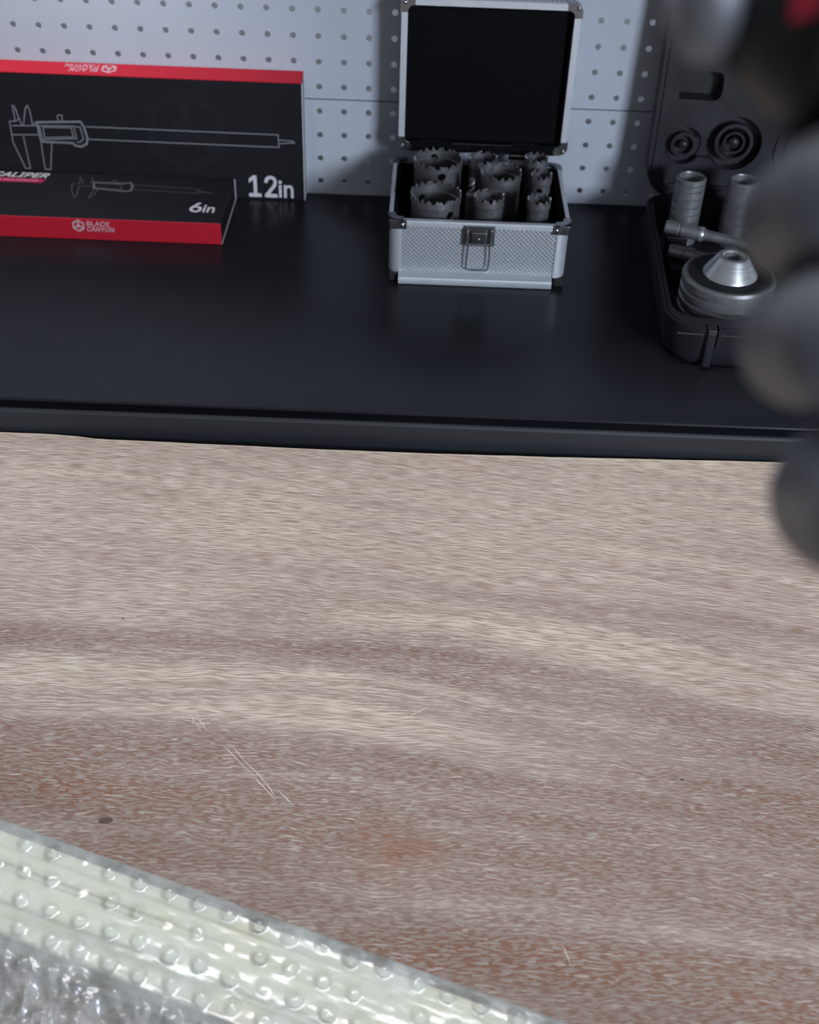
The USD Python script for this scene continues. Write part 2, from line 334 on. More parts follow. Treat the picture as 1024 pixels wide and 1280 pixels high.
# unseen shelf added over the bench: it keeps the ceiling light off the pegboard
SHX = -.10
added_shelf = Thing('added_shelf', 'unseen black steel board added above the worktop to block the ceiling light', 'added_shelf', (.10, -.19, .46))
added_shelf.part('board', bx(SHX, 44.5 * PITCH + .02, -.40, -.0005, .460, .478), M_fascia, smooth=False, world=True)
for x in (SHX + .02, 44.5 * PITCH + .006):
    added_shelf.part('bracket', ext(Polygon([(-.002, .460), (-.30, .460), (-.30, .452), (-.002, .36)]), .006).apply_transform(np.array([[0, 0, 1, x], [1, 0, 0, 0], [0, 1, 0, 0], [0, 0, 0, 1.]])), M_fascia, smooth=False, world=True)

# ------------------------------------------------------------------ plywood table
ZW = -.030
ply = Thing('plywood_table', 'reddish plywood board with scratches and a rusty stain, in front of the black bench', 'table', (.10, -.83, -.90))
edge_pts = [(-.95, -.4160), (-.40, -.4163), (-.2606, -.4166), (-.2205, -.4168), (-.196, -.4183), (-.181, -.4208), (-.0927, -.4221), (.0073, -.4235), (.0871, -.4233), (.207, -.4217), (.3678, -.4172), (.60, -.4165), (1.15, -.416)]
fine = []
xs = np.arange(-.95, 1.1501, .004); ys = np.interp(xs, [q[0] for q in edge_pts], [q[1] for q in edge_pts])
ys = np.minimum(ys - .0006 * (meshkit.fbm(np.stack([xs * 60, xs * 0, xs * 0], 1), 3, 5) - .3), -.4145)
outline = Polygon(list(zip(xs, ys)) + [(1.15, -1.25), (-.95, -1.25)])
board = T(mext(outline, .0175, ZW - .018)); 
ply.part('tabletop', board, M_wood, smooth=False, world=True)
chip = Polygon(list(zip(xs, ys + .0005)) + list(zip(xs[::-1], ys[::-1] - .0004)))
ply.part('frayed_edge', T(mext(chip, .0004, ZW - .0005)), M_ply_edge, smooth=False, world=True, label='pale splintered far edge of the board')
top = ZW - .0005
def scratch(pts, w, label=None, mat=None):
    pts = np.array(pts); s = []
    for a, b in zip(pts[:-1], pts[1:]):
        n = 5
        for k in range(n): s.append(a + (b - a) * k / n + RNG.normal(0, .00022 if n and np.linalg.norm(b - a) > .01 else .00008, 2))
    s.append(pts[-1]); s = np.array(s); ww = w * (0.25 + .75 * RNG.random(len(s))); ww[0] = ww[-1] = w * .1
    d = np.gradient(s, axis=0); d /= np.linalg.norm(d, axis=1, keepdims=True); nn = np.stack([-d[:, 1], d[:, 0]], 1) * ww[:, None] / 2
    pg = Polygon(list(map(tuple, s + nn)) + list(map(tuple, (s - nn)[::-1]))).buffer(0)
    ply.part('scratch', ext(pg, .00025, top - .0001), mat or M_scratch, smooth=False, world=True, label=label)
for a in ([(-.2113, -.5464), (-.198, -.5550), (-.1819, -.5673)], [(-.0545, -.7114), (-.0432, -.7275)], [(-.0505, -.7110), (-.0405, -.7255)],
          [(-.0268, -.7385), (-.010, -.7560), (.0096, -.7776)], [(-.0225, -.7375), (.002, -.7650), (.0080, -.7735)], [(.0100, -.7700), (.019, -.7792)],
          [(.088, -.7080), (.102, -.6980)], [(.176, -.8660), (.180, -.8780)]):
    scratch(a, .0009)
for c, n in (((-.054, -.588), 4), ((-.047, -.719), 7), ((-.115, -.6275), 4)):
    for k in range(n):
        q = np.array(c) + RNG.normal(0, (.005, .0022)); scratch([q, q + np.array([.003 + .003 * RNG.random(), RNG.normal(0, .0006)])], .0008)
def knot(x, y, a, b, mat):
    pg = affinity.rotate(affinity.scale(Point(0, 0).buffer(1, quad_segs=6), a, b), 12)
    pg = Polygon([(px * (1 + .25 * math.sin(3 * i)), py) for i, (px, py) in enumerate(pg.exterior.coords)]).buffer(0)
    ply.part('knot', ext(affinity.translate(pg, x, y), .00025, top - .0001), mat, smooth=False, world=True, label='small dark knot in the board')
knot(-.0891, -.7966, .0042, .0022, M_knot); knot(.2591, -.7503, .0011, .0009, M_knot)
knot(.3612, -.6151, .0040, .0026, simple('faint_knot', (.24, .17, .125), .7))
for x in (-.85, 1.05):
    for y in (-.50, -1.17): ply.part('leg', bx(x - .03, x + .03, y - .03, y + .03, -.90, ZW - .018), M_tablewood, smooth=False, world=True)
for y in (-.50, -1.17): ply.part('rail', bx(-.82, 1.02, y - .02, y + .02, ZW - .10, ZW - .0185), M_tablewood, smooth=False, world=True)

# ================================================================== caliper boxes
def logo(unit=1.0):
    """hexagonal emblem and two lines of bold italic lettering; emblem 1 high, drawn in xy from (0, 0)"""
    hexa = lambda r: Polygon([(r * math.sin(k * math.pi / 3), r * math.cos(k * math.pi / 3)) for k in range(6)])
    ring = hexa(.5).buffer(.06).difference(hexa(.40)); spokes = unary_union([LineString([(0, 0), (.42 * math.sin(a), .42 * math.cos(a))]).buffer(.07) for a in (0, 2.094, 4.189)])
    em = unary_union([ring, spokes, hexa(.17)])
    a = meshkit.text_mesh('BLACK', .42, .01, bold=True); b = meshkit.text_mesh('CANYON', .40, .01, bold=True)
    sh = np.eye(4); sh[0, 1] = .18
    a.apply_transform(sh); b.apply_transform(sh)
    a.apply_transform(np.diag([1.06, 1, 1, 1])); b.apply_transform(np.diag([.98, 1, 1, 1]))
    a.apply_translation((.62, .02, 0)); b.apply_translation((.62, -.47, 0))
    m = trimesh.util.concatenate([ext(em, .01), a, b]); m.apply_scale(unit); return m
def flat(m, depth):
    v = m.vertices; v[:, 2] = np.where(v[:, 2] > v[:, 2].max() / 2, depth, -.0001); return m
PT = .00015
def fit(m, w, h):
    e = m.extents; m.apply_transform(np.diag([w / e[0], h / e[1], 1, 1])); return m
BIG=[[(-345.3,75.3),(-345.4,52.7),(-337.1,24.7),(-332.1,24.9),(-333.5,59.9)],[(-345.3,75.3),(-339.1,75.8),(-339.3,92.2),(-337.5,92.0),(-333.0,71.6)],[(-339.1,75.8),(-335.1,78.1),(-336.3,89.6)],[(-331.4,71.7),(-326.3,90.0),(-323.7,92.8),(-322.2,87.7),(-321.7,73.2),(-316.2,75.6)],[(-343.7,70.9),(-316.8,71.9)],[(-344.6,61.1),(-317.6,62.2)],[(-317.0,75.6),(-271.4,77.9),(-268.8,73.3),(-266.5,60.9),(-268.3,54.1),(-274.5,51.0),(-280.0,51.9),(-282.9,54.7),(-313.9,54.8),(-315.8,56.4),(-317.0,75.6)],[(-315.2,72.0),(-279.4,72.9),(-277.8,59.6),(-313.5,57.3),(-315.2,72.0)],[(-311.4,70.5),(-282.1,71.1),(-280.8,61.2),(-311.2,59.4),(-311.4,70.5)],[(-294.1,77.3),(-294.8,83.0),(-292.5,84.4),(-289.5,83.7),(-290.3,77.8)],[(-278.7,72.1),(-272.7,72.3),(-270.7,59.9),(-275.4,55.5),(-278.6,56.2)],[(-316.1,54.7),(-316.4,24.7),(-310.6,24.4),(-304.7,54.3)],[(-266.4,72.8),(-67.3,72.0),(-66.8,58.6),(-266.7,59.4)],[(-66.5,66.4),(-51.9,65.9),(-50.7,64.0),(-66.7,62.7)]]
SMALL=[[(-269.8,-49.3),(-280.7,-48.9),(-277.9,-64.6),(-270.8,-81.8),(-269.5,-79.4),(-272.4,-55.0)],[(-273.9,-48.3),(-275.4,-33.6),(-269.2,-47.9)],[(-262.4,-47.3),(-262.8,-34.3),(-259.1,-44.7)],[(-259.3,-43.7),(-228.8,-44.2),(-221.6,-41.2),(-217.4,-50.1),(-217.5,-61.4),(-225.1,-62.1),(-256.1,-58.1),(-259.3,-43.7)],[(-255.7,-46.6),(-231.2,-46.7),(-227.0,-57.7),(-254.7,-55.7)],[(-255.6,-60.3),(-256.7,-80.5),(-253.5,-78.0),(-251.5,-61.3)],[(-218.2,-46.5),(-149.4,-49.9),(-147.7,-61.0),(-216.1,-56.8)],[(-148.7,-54.3),(-134.5,-58.5),(-148.2,-57.4)],[(-240.1,-42.0),(-240.1,-37.4),(-237.2,-37.1),(-234.9,-43.4)],[(-271.6,-54.0),(-257.1,-53.6)]]

# --- the twelve-inch box stands on its long side against the pegboard
BX0, BX1, BY, BD, BH = -.485, -.0412, -.0190, .0175, .1272
big = Thing('caliper_box', 'tall black and red caliper carton marked 12in, upright against the pegboard', 'box', (-.26, -.010, 0))
def B(name, m, mat, **k): return big.part(name, m, mat, world=True, **k)
BYB, BZB = -.0012, .1324
sec = m3.CrossSection([[(BY, .0004), (BY, .1265), (BYB, BZB - .0004), (BYB, .0004)]], m3.FillRule.NonZero)
B('carton', prism_x(sec, BX0, BX1), M_carton, smooth=False)
sec = m3.CrossSection([[(BY - .0003, .1262), (BY - .0003, .1270), (BY + .0004, .1274), (BYB - .0004, BZB + .0002), (BYB + .0002, BZB - .0002), (BYB + .0002, BZB - .0016), (BY + .001, .1262)]], m3.FillRule.NonZero)
B('red_side', prism_x(sec, BX0 - .0002, BX1 + .0002), M_red, smooth=False, label='narrow red side of the carton facing up')
B('end_flap', cat(bx(BX1 - .0005, BX1 + .0006, BY - .0002, BY + .0012, .0006, .1262), bx(BX1 - .0005, BX1 + .0006, BYB - .002, BYB + .0002, .0006, BZB - .002), bx(BX1 - .0005, BX1 + .0003, BY, BYB, .0006, .0020)), M_card, smooth=False, label='pale cardboard edges at the end of the carton')
B('caliper_drawing', to_xz(flat(ext(lines([[(x / 1000, z / 1000) for x, z in q] for q in BIG], .00115), .001), PT), BY), M_line, smooth=False, label='grey line drawing of a digital caliper')
B('slider_outline', to_xz(flat(ext(lines([[(x / 1000, z / 1000) for x, z in BIG[6]]], .0021), .001), PT * 1.5), BY), M_line, smooth=False)
t = fit(meshkit.text_mesh('12', .0232, .001, bold=True), .0305, .0245); t.apply_translation((-.1010 - t.bounds[0][0], .0032, 0))
B('lettering', to_xz(flat(t, PT), BY), M_print, smooth=False, label='white size mark 12in')
t2 = fit(meshkit.text_mesh('in', .0170, .001, bold=True), .0158, .0195); t2.apply_translation((-.0690 - t2.bounds[0][0], .0032, 0))
B('lettering', to_xz(flat(t2, PT), BY), M_print, smooth=False)
hexa = lambda r, cx, cy: Polygon([(cx + r * math.sin(k * math.pi / 3), cy + r * math.cos(k * math.pi / 3)) for k in range(6)])
hx, hz = -.163, .0715
em = unary_union([hexa(.047, hx, hz).difference(hexa(.036, hx, hz))] + [LineString([(hx, hz), (hx + .036 * math.sin(a), hz + .036 * math.cos(a))]).buffer(.006) for a in (0, 2.094, 4.189)] + [hexa(.017, hx, hz)])
B('emblem', to_xz(flat(ext(em.intersection(sbox(-1, .026, 1, .1235)), .001), PT * .4), BY), M_emblem, smooth=False, label='faint dark hexagonal emblem')
lg = logo(.0140); lg.apply_transform(np.diag([1.07, .95, 1, 1])); lg.apply_transform(rot_z(180)); lg = flat(lg, PT); lg.apply_translation((0, .0010, 0))
lg.apply_transform(rot_x(math.degrees(math.atan2(BZB - .1274, BYB - BY)))); lg.apply_translation((-.2372, (BY + BYB) / 2, (.1274 + BZB) / 2 + .0001))
B('logo', lg, simple('print_on_red', (.60, .36, .42), .6), smooth=False, label='pale hexagon logo and lettering printed upside down on the red side')

# --- the six-inch box lies flat in front of it
SX0, SX1, SY, SD, SH = -.480, -.1150, -.1268, .1040, .0232
small = Thing('caliper_box', 'flat black and red caliper carton marked 6in, lying on the worktop', 'box', (-.30, -.075, 0))
def S(name, m, mat, **k): return small.part(name, m, mat, world=True, **k)
S('carton', rbx(SX0, SX1, SY, SY + SD, .0003, SH, .0010, 6), M_carton, smooth=False)
S('red_side', rbx(SX0 - .0002, SX1 + .0002, SY - .0004, SY + .0010, .0004, SH - .0003, .0004, 6), M_red, smooth=False, label='narrow red side of the carton facing the room')
S('end_flap', cat(bx(SX1 - .0005, SX1 + .0005, SY, SY + SD, .0006, .0022), bx(SX1 - .0005, SX1 + .0007, SY + SD - .0018, SY + SD + .0002, .0006, SH - .0002)), M_card, smooth=False, label='pale cardboard edges at the end of the carton')
S('caliper_drawing', flat(ext(affinity.translate(lines([[(x / 1000, y / 1000) for x, y in q] for q in SMALL], .0011), 0, 0), .001), PT).apply_translation((0, 0, SH)), M_dimline, smooth=False, label='dim line drawing of a digital caliper')
S('slider_outline', flat(ext(lines([[(x / 1000, y / 1000) for x, y in SMALL[3]]], .0024), .001), PT * 1.5).apply_translation((0, 0, SH)), simple('print_mid_line', (.13, .135, .145), .6), smooth=False)
t = fit(meshkit.text_mesh('6', .0205, .001, bold=True), .0125, .0215); t.apply_translation((-.1505 - t.bounds[0][0], -.1030, 0))
S('lettering', flat(t, PT).apply_translation((0, 0, SH)), M_print, smooth=False, label='white size mark 6in')
t = fit(meshkit.text_mesh('in', .0150, .001, bold=True), .0118, .0165); t.apply_translation((-.1368 - t.bounds[0][0], -.1030, 0))
S('lettering', flat(t, PT).apply_translation((0, 0, SH)), M_print, smooth=False)
S('title_strip', flat(ext(Polygon([(-.44, -.0385), (-.3098, -.0408), (-.3130, -.0496), (-.44, -.0500)]), .001), PT).apply_translation((0, 0, SH)), M_magenta, smooth=False, label='magenta strip with a slanted end')
t = fit(meshkit.text_mesh('DIGITAL CALIPER', .0100, .001, bold=True), .118, .0112); sh = np.eye(4); sh[0, 1] = .28; t.apply_transform(sh); t.apply_translation((-.3090 - t.bounds[1][0], -.0372, 0))
S('lettering', flat(t, PT).apply_translation((0, 0, SH)), M_print, smooth=False, label='white slanted title cut by the photo edge')
marks = []; x = -.366
while x < -.319:
    w = .0022 + .0016 * RNG.random(); marks.append(sbox(x, -.0470, x + w, -.0430)); x += w + (.0008 if RNG.random() < .8 else .0022)
S('small_print', flat(ext(unary_union(marks), .001), PT * 2).apply_translation((0, 0, SH)), simple('print_pink', (.52, .16, .24), .6), smooth=False, label='illegible small print on the magenta strip')
lg = logo(.0118); lg = flat(lg, PT); lg.apply_translation((-.2570, .0152, 0))
S('logo', to_xz(lg, SY - .0004), simple('print_on_red_front', (.60, .40, .45), .6), smooth=False, label='pale hexagon logo and two lines of lettering')

# ================================================================== aluminium hole saw case
CX0, CX1, CY0, CY1, CZ0, CZ1 = .0545, .2240, -.1850, -.0450, .0085, .0630
cs = Thing('hole_saw_case', 'small open aluminium case with embossed sides, holding the hole saws', 'case', ((CX0 + CX1) / 2, (CY0 + CY1) / 2, 0))
def K(name, m, mat, **k): return cs.part(name, m, mat, world=True, **k)
R_ = .0105
outer = rrect(CX0, CX1, CY0, CY1, R_); inner = rrect(CX0 + .0032, CX1 - .0032, CY0 + .0040, CY1 - .0040, .0075)
# walls: thin shell, embossed sheet shows between the extrusions
core_o = rrect(CX0 + .0012, CX1 - .0012, CY0 + .0012, CY1 - .0012, R_ - .001)
K('wall_sheet', T(mext(core_o.difference(inner), CZ1 - CZ0 - .002, CZ0 + .001)), M_emboss, label='embossed aluminium sheet')
K('bottom_sheet', T(mext(core_o, .0015, CZ0)), M_alu)
# corner columns
for sx, xx in ((-1, CX0), (1, CX1)):
    for sy, yy in ((-1, CY0), (1, CY1)):
        box_ = sbox(min(xx, xx - sx * .0115), min(yy, yy - sy * .0115), max(xx, xx - sx * .0115), max(yy, yy - sy * .0115))
        q = outer.intersection(box_).difference(core_o.buffer(-.0006))
        K('corner_post', T(mext(q, CZ1 - CZ0 - .0015, CZ0)), M_alu, smooth=40)
# rails
rim = outer.buffer(.0006).difference(rrect(CX0 + .0031, CX1 - .0031, CY0 + .0040, CY1 - .0040, .0076))
K('top_rail', T(mext(rim, .0016, CZ1 - .0016)), M_alu, smooth=40)
K('top_rail', rbx(CX0 + .0115, CX1 - .0115, CY0 - .0010, CY0 + .0014, CZ1 - .0062, CZ1 - .0005, .0006, 8), M_alu)
K('bottom_rail', T(prism_x(m3.CrossSection([[(CY0 - .0078, .0006), (CY0 - .0084, .0016), (CY0 - .0084, .0066), (CY0 - .0074, .0082), (CY0 - .0010, .0106), (CY0 + .0030, .0106), (CY0 + .0030, .0006)]], m3.FillRule.NonZero), CX0 + .0098, CX1 - .0125)), M_alu, smooth=50)
K('bottom_rail', bx(CX0 + .0098, CX1 - .0125, CY1 - .002, CY1 + .004, .0006, .0100), M_alu)
for xx in (CX0 + .0005, CX1 - .0095):
    for yy in (CY0 - .0015, CY1 - .0075): K('foot', rbx(xx, xx + .009, yy, yy + .009, .0002, CZ0, .001, 6), M_rubber)
# lining and foam
K('lining', T(mext(inner.buffer(-.0001).difference(rrect(CX0 + .0074, CX1 - .0074, CY0 + .0078, CY1 - .0078, .005)), CZ1 - CZ0 - .0045, CZ0 + .0018)), M_lining, label='black foam lining')
K('foam_tray', T(mext(inner.buffer(-.0001), .0175, CZ0 + .0016)), M_lining, label='black foam insert under the hole saws')
# corner clamps: two bent plates with a rivet
def clamp(xx, yy, sx, sy, z, up):
    a = rbx(min(xx, xx - sx * .0165), max(xx, xx - sx * .0165), yy - .0013 if sy < 0 else yy - .0007, yy + .0007 if sy < 0 else yy + .0013, z - .0090, z, .0006, 6)
    q = outer.buffer(.0014).intersection(sbox(min(xx + sx * .002, xx - sx * .0135), min(yy + sy * .002, yy - sy * .0135), max(xx + sx * .002, xx - sx * .0135), max(yy + sy * .002, yy - sy * .0135))).difference(outer.buffer(-.0055))
    b = T(mext(q, .0022, z - .0010)); c = T(mext(q.difference(outer.buffer(.0002)), .0085, z - .0080))
    return cat(b, c, a)
for sx, xx in ((-1, CX0), (1, CX1)):
    pth = K('corner_clamp', clamp(xx, CY0, sx, -1, CZ1, 1), M_darkchrome, smooth=40, label='dark chrome corner clamp')
    cs.part('rivet', T(m3.Manifold.sphere(.0021, 16)).apply_transform(np.diag([1, .6, 1, 1])).apply_translation((xx - sx * .0125, CY0 - .0013, CZ1 - .0045)), M_chrome, smooth=True, under=pth, world=True)
    pth = K('corner_clamp', clamp(xx, CY1, sx, 1, CZ1, 1), M_darkchrome, smooth=40)
# latch: hook plate on the case, sprung loop hanging below it
LX = .1390
lt = K('latch', cat(rbx(LX - .0150, LX + .0150, CY0 - .0026, CY0 - .0006, .0405, .0605, .0008, 6), rbx(LX - .0075, LX + .0075, CY0 - .0062, CY0 - .0022, .0420, .0560, .0012, 8),
             rbx(LX - .0128, LX - .0095, CY0 - .0050, CY0 - .0022, .0410, .0570, .0010, 6), rbx(LX + .0095, LX + .0128, CY0 - .0050, CY0 - .0022, .0410, .0570, .0010, 6)), M_darkchrome, label='dark chrome draw latch')
cs.part('bolt', along(cyl(.0016, .0260, seg=16), (LX - .013, CY0 - .0055, .0435), (LX + .013, CY0 - .0055, .0435)), M_chrome, under=lt, world=True)
for dx, dz in ((-.0115, .0440), (.0115, .0440), (.0118, .0570), (0, .0490)):
    cs.part('rivet', T(m3.Manifold.sphere(.0016, 14)).apply_translation((LX + dx, CY0 - .0050, dz)), M_chrome, smooth=True, under=lt, world=True)
lp = [(LX - .0098, CY0 - .0052, .0430), (LX - .0104, CY0 - .0050, .0300), (LX - .0106, CY0 - .0046, .0185), (LX - .0088, CY0 - .0044, .0160), (LX + .0088, CY0 - .0044, .0160), (LX + .0106, CY0 - .0046, .0190), (LX + .0112, CY0 - .0050, .0300), (LX + .0104, CY0 - .0052, .0430)]
cs.part('wire_loop', tube(lp, .00085, 8), M_chrome, smooth=60, under=lt, world=True)
# lid, standing open
LZ0, LZ1, LY = .0738, .2205, -.0450
LDX = .0042
LX0, LX1 = CX0 + LDX, CX1 + LDX
lidp = rrect(LX0 - .0006, LX1 + .0004, LZ0, LZ1, .0075)
frame2d = lidp.difference(rrect(LX0 + .0054, LX1 - .0056, LZ0 + .0060, LZ1 - .0060, .006))
def xz(poly, depth, yfront): return to_xz(mext(poly, depth), yfront + depth)
lid = K('lid', xz(lidp.buffer(-.0014).difference(lidp.buffer(-.0030)), .026, LY + .003), M_emboss, label='open aluminium lid')
def Kl(name, m, mat, **k): return cs.part(name, m, mat, under=lid, world=True, **k)
Kl('lid_frame', xz(frame2d, .0060, LY), M_alu, smooth=40)
Kl('lid_back', xz(lidp.buffer(-.001), .0016, LY + .0290), M_emboss)
Kl('lid_lining', xz(lidp.buffer(-.0050), .0012, LY + .0085), M_lining, label='flat black lining of the lid')
Kl('lid_lining', xz(lidp.buffer(-.0050).difference(lidp.buffer(-.0078)), .0100, LY + .0010), M_lining)
Kl('shade_strip', rbx(LX0 + .0100, LX1 - .0100, LY - .0007, LY + .0020, LZ0 - .0022, LZ0 + .0061, .0005, 6), M_lining, label='black strip painting shade over the foot of the lid')  # black strip stands in for shade on the lower frame rail
Kl('glint_strip', rbx(LX + LDX - .030, LX + LDX + .030, LY - .0006, LY + .0002, LZ0 + .0062, LZ0 + .0072, .0003, 6), M_chrome)  # chrome line stands in for a thin highlight above the strip
for x_, z_, sx, sz in ((LX0, LZ0, -1, -1), (LX1, LZ0, 1, -1), (LX0, LZ1, -1, 1), (LX1, LZ1, 1, 1)):
    L2 = .0125
    bb = sbox(min(x_ + sx * .003, x_ - sx * L2), min(z_ + sz * .003, z_ - sz * L2), max(x_ + sx * .003, x_ - sx * L2), max(z_ + sz * .003, z_ - sz * L2))
    q = lidp.buffer(.0012).intersection(bb).difference(rrect(LX0 + .0055, LX1 - .0057, LZ0 + .0058, LZ1 - .0058, .006))
    pth = Kl('corner_clamp', xz(q, .0100, LY - .0012), M_darkchrome, smooth=40)
for x_, z_, sx, sz in ((LX0, LZ0, -1, -1), (LX1, LZ0, 1, -1), (LX0, LZ1, -1, 1), (LX1, LZ1, 1, 1)):
    Kl('rivet', T(m3.Manifold.sphere(.0019, 14)).apply_translation((x_ - sx * .0030, LY - .0016, z_ - sz * .0030)), M_chrome, smooth=True)
for dx in (-.045, .045):
    h = K('hinge', along(cyl(.0022, .026, seg=16), (LX + dx - .013, CY1 + .0042, .0690), (LX + dx + .013, CY1 + .0042, .0690)), M_chrome)
    cs.part('hinge_leaf', cat(bx(LX + dx - .013, LX + dx + .013, CY1 + .0011, CY1 + .0022, .048, .0690), bx(LX + dx - .013, LX + dx + .013, CY1 + .0030, CY1 + .0040, .0690, .082)), M_chrome, under=h, smooth=False, world=True)

# ------------------------------------------------------------------ hole saws
def saw(d, h, nteeth, hole_at=(0., .4), seed=0, holes=2):
    r = d / 2; w = .0014; band = .0095
    prof = [(r - w - .0009, .0022), (r - .0009, .0022), (r - .0009, .0005), (r - .0016, 0), (.0035, 0), (.0035, .0035), (r - w - .0009 - .0003, .0035)]
    body = lathe([(.0048, 0), (r - .0016, 0), (r - .0009, .0007), (r - .0009, h - band), (r, h - band + .0009), (r, h), (r - w, h), (r - w, h - band), (r - w - .0009, h - band - .001), (r - w - .0009, .0036), (.0048, .0036)], max(32, int(d * 1100)))
    cuts = []
    for k in range(nteeth):
        a = 2 * math.pi * k / nteeth + .1 * math.sin(5 * k + seed); g = 2 * math.pi * r / nteeth
        wedge = m3.CrossSection([[(-g * .50, .0030), (g * .32, .0030), (g * .22, -.0010 - .0012 * (k % 3 == 0)), (-g * .12, -.0034)]], m3.FillRule.NonZero)
        m = m3.Manifold.extrude(wedge, .012).rotate((90, 0, 0)).translate((0, .006, 0))   # now in xz, running along y
        cuts.append(m.rotate((0, 0, 90)).translate((r, 0, h)).rotate((0, 0, math.degrees(a))))
    for k in range(holes):
        a = hole_at[0] + 360 / holes * k
        cuts.append(cyl(min(.0042, r * .28), r + .01, seg=20).rotate((0, 90, 0)).translate((0, 0, h * hole_at[1])).rotate((0, 0, a)))
    return body - m3.Manifold.batch_boolean(cuts, m3.OpType.Add)
FOAM = CZ0 + .0016 + .0175
def add_saw(label, x, y, d, zt, n, hole, name='hole_saw', pilot=False):
    t = Thing(name, label, 'hole saw', (x, y, FOAM + .0001), group='hole saws in the aluminium case')
    h = zt - FOAM
    t.part('cup', saw(d, h, n, hole, seed=int(d * 1e4)), M_steel, smooth=30)
    # carbide tips brazed to every gullet
    tips = []
    for k in range(n):
        a = 2 * math.pi * k / n + .1 * math.sin(5 * k + int(d * 1e4)) + .34 * 2 * math.pi / n
        tips.append(rbx(-.0011, .0011, -.0009, .0009, -.0032, .0005, .0004, 6).translate((0, 0, 0)).rotate((0, 0, 0)).translate((d / 2 - .0007, 0, h)).rotate((0, 0, math.degrees(a))))
    t.part('teeth', cat(*tips), M_tooth, kind='stuff', label='ground cutting tips round the rim')
    t.part('arbor_boss', lathe([(.0, .0002), (min(.0085, d * .28), .0002), (min(.0085, d * .28), .0110), (.0, .0110)], 6), M_steel, smooth=False)
    return t
add_saw('large steel hole saw at the front left of the aluminium case', .0974, -.1475, .0485, .0750, 16, (-52, .68))
add_saw('large steel hole saw at the back left, behind the front left one', .0990, -.0780, .0490, .0795, 16, (100, .80))
add_saw('medium steel hole saw in the front row right behind the latch', .1482, -.1500, .0290, .0750, 12, (-40, .25))
add_saw('fairly large steel hole saw in the middle of the case, right of centre', .1612, -.0960, .0410, .0765, 14, (-120, .5))
add_saw('dark steel hole saw at the back middle against the open lid', .1440, -.0690, .0290, .0780, 12, (-60, .5))
add_saw('small steel hole saw at the front right corner of the case', .1955, -.1530, .0225, .0750, 10, (-50, .35))
add_saw('small steel hole saw at the right side, halfway back', .2010, -.0990, .0210, .0760, 9, (-100, .7))
add_saw('small steel hole saw in the back right corner under the lid', .1975, -.0680, .0235, .0800, 10, (-110, .75))
ab = Thing('pilot_drill', 'thin pilot drill with a hexagonal collar between the hole saws', 'drill bit', (.1325, -.1130, FOAM + .0001))
ab.part('shank', lathe([(0, 0), (.0052, 0), (.0052, .030), (.0030, .0330), (0, .0330)], 6), M_bitsteel, smooth=False)
fl = tube([(0, 0, z) for z in np.linspace(.033, .0465, 8)], np.linspace(.0030, .0028, 8), 12)
ab.part('flute', cat(*[tube([(.0016 * math.cos(z * 500 + q), .0016 * math.sin(z * 500 + q), z) for z in np.linspace(.0325, .0465, 24)], .0016, 8) for q in (0, math.pi)], lathe([(0, .0465), (.0030, .0465), (0, .0490)], 16)), M_tooth, smooth=60)

# ================================================================== black core drill case
cc = Thing('core_drill_case', 'open black plastic case at the right, holding core drill bits', 'case', (.461, -.195, 0), rz=-3.0)
HX, HY, HZ = .155, .135, .0400
def slab(x0, x1, y0, y1, r, z): return T(mext(rrect(x0, x1, y0, y1, r), .0008, z)).vertices
outer_t = m3.Manifold.hull_points(np.vstack([slab(-HX + .008, HX - .008, -HY + .007, HY - .007, .030, .0003), slab(-HX + .003, HX - .003, -HY + .002, HY - .002, .032, .008), slab(-HX, HX, -HY, HY, .032, HZ - .0008)]))
cav = m3.Manifold.hull_points(np.vstack([slab(-HX + .0095, HX - .0095, -HY + .022, HY - .009, .020, .012), slab(-HX + .0065, HX - .0065, -HY + .0185, HY - .007, .024, HZ + .002)]))
groove = mext(rrect(-HX + .0024, HX - .0024, -HY + .0024, HY - .0024, .030).difference(rrect(-HX + .0036, HX - .0036, -HY + .0036, HY - .0036, .029)), .004, HZ - .0012)
notch = rbx(-.1215, -.1105, -HY - .01, -HY + .0085, .020, HZ + .01, .001, 6)
tray = cc.part('tray', (outer_t - cav) - groove - notch, M_case, smooth=35)
cc.part('front_ridge', cat(rbx(-.146, -.123, -HY - .0012, -HY + .002, HZ - .0062, HZ - .0048, .0006, 6), rbx(-.109, .02, -HY - .0012, -HY + .002, HZ - .0062, HZ - .0048, .0006, 6)), M_case, under=tray)
cc.part('latch', cat(rbx(-.1200, -.1125, -HY - .0035, -HY + .0005, .0035, .0375, .0012, 6), rbx(-.1205, -.1120, -HY - .0025, -HY + .0075, .0340, .0400, .0015, 6)), M_case, label='narrow black clip latch')
a3 = math.radians(3)
def loc(x, y):   # world -> case-local
    dx, dy = x - .461, y + .195
    return dx * math.cos(a3) - dy * math.sin(a3), dx * math.sin(a3) + dy * math.cos(a3)
qx, qy = loc(.332, -.153); cc.part('cradle', cat(rbx(qx - .010, qx + .010, qy - .0055, qy + .010, .0119, .0430, .0015, 6), rbx(qx - .008, qx + .030, qy - .042, qy - .008, .0119, .0295, .002, 6)), M_case, under=tray)
qx, qy = loc(.452, -.199); cc.part('cradle', rbx(qx - .006, qx + .006, qy - .010, qy + .010, .0119, .0425, .0015, 6), M_case, under=tray)
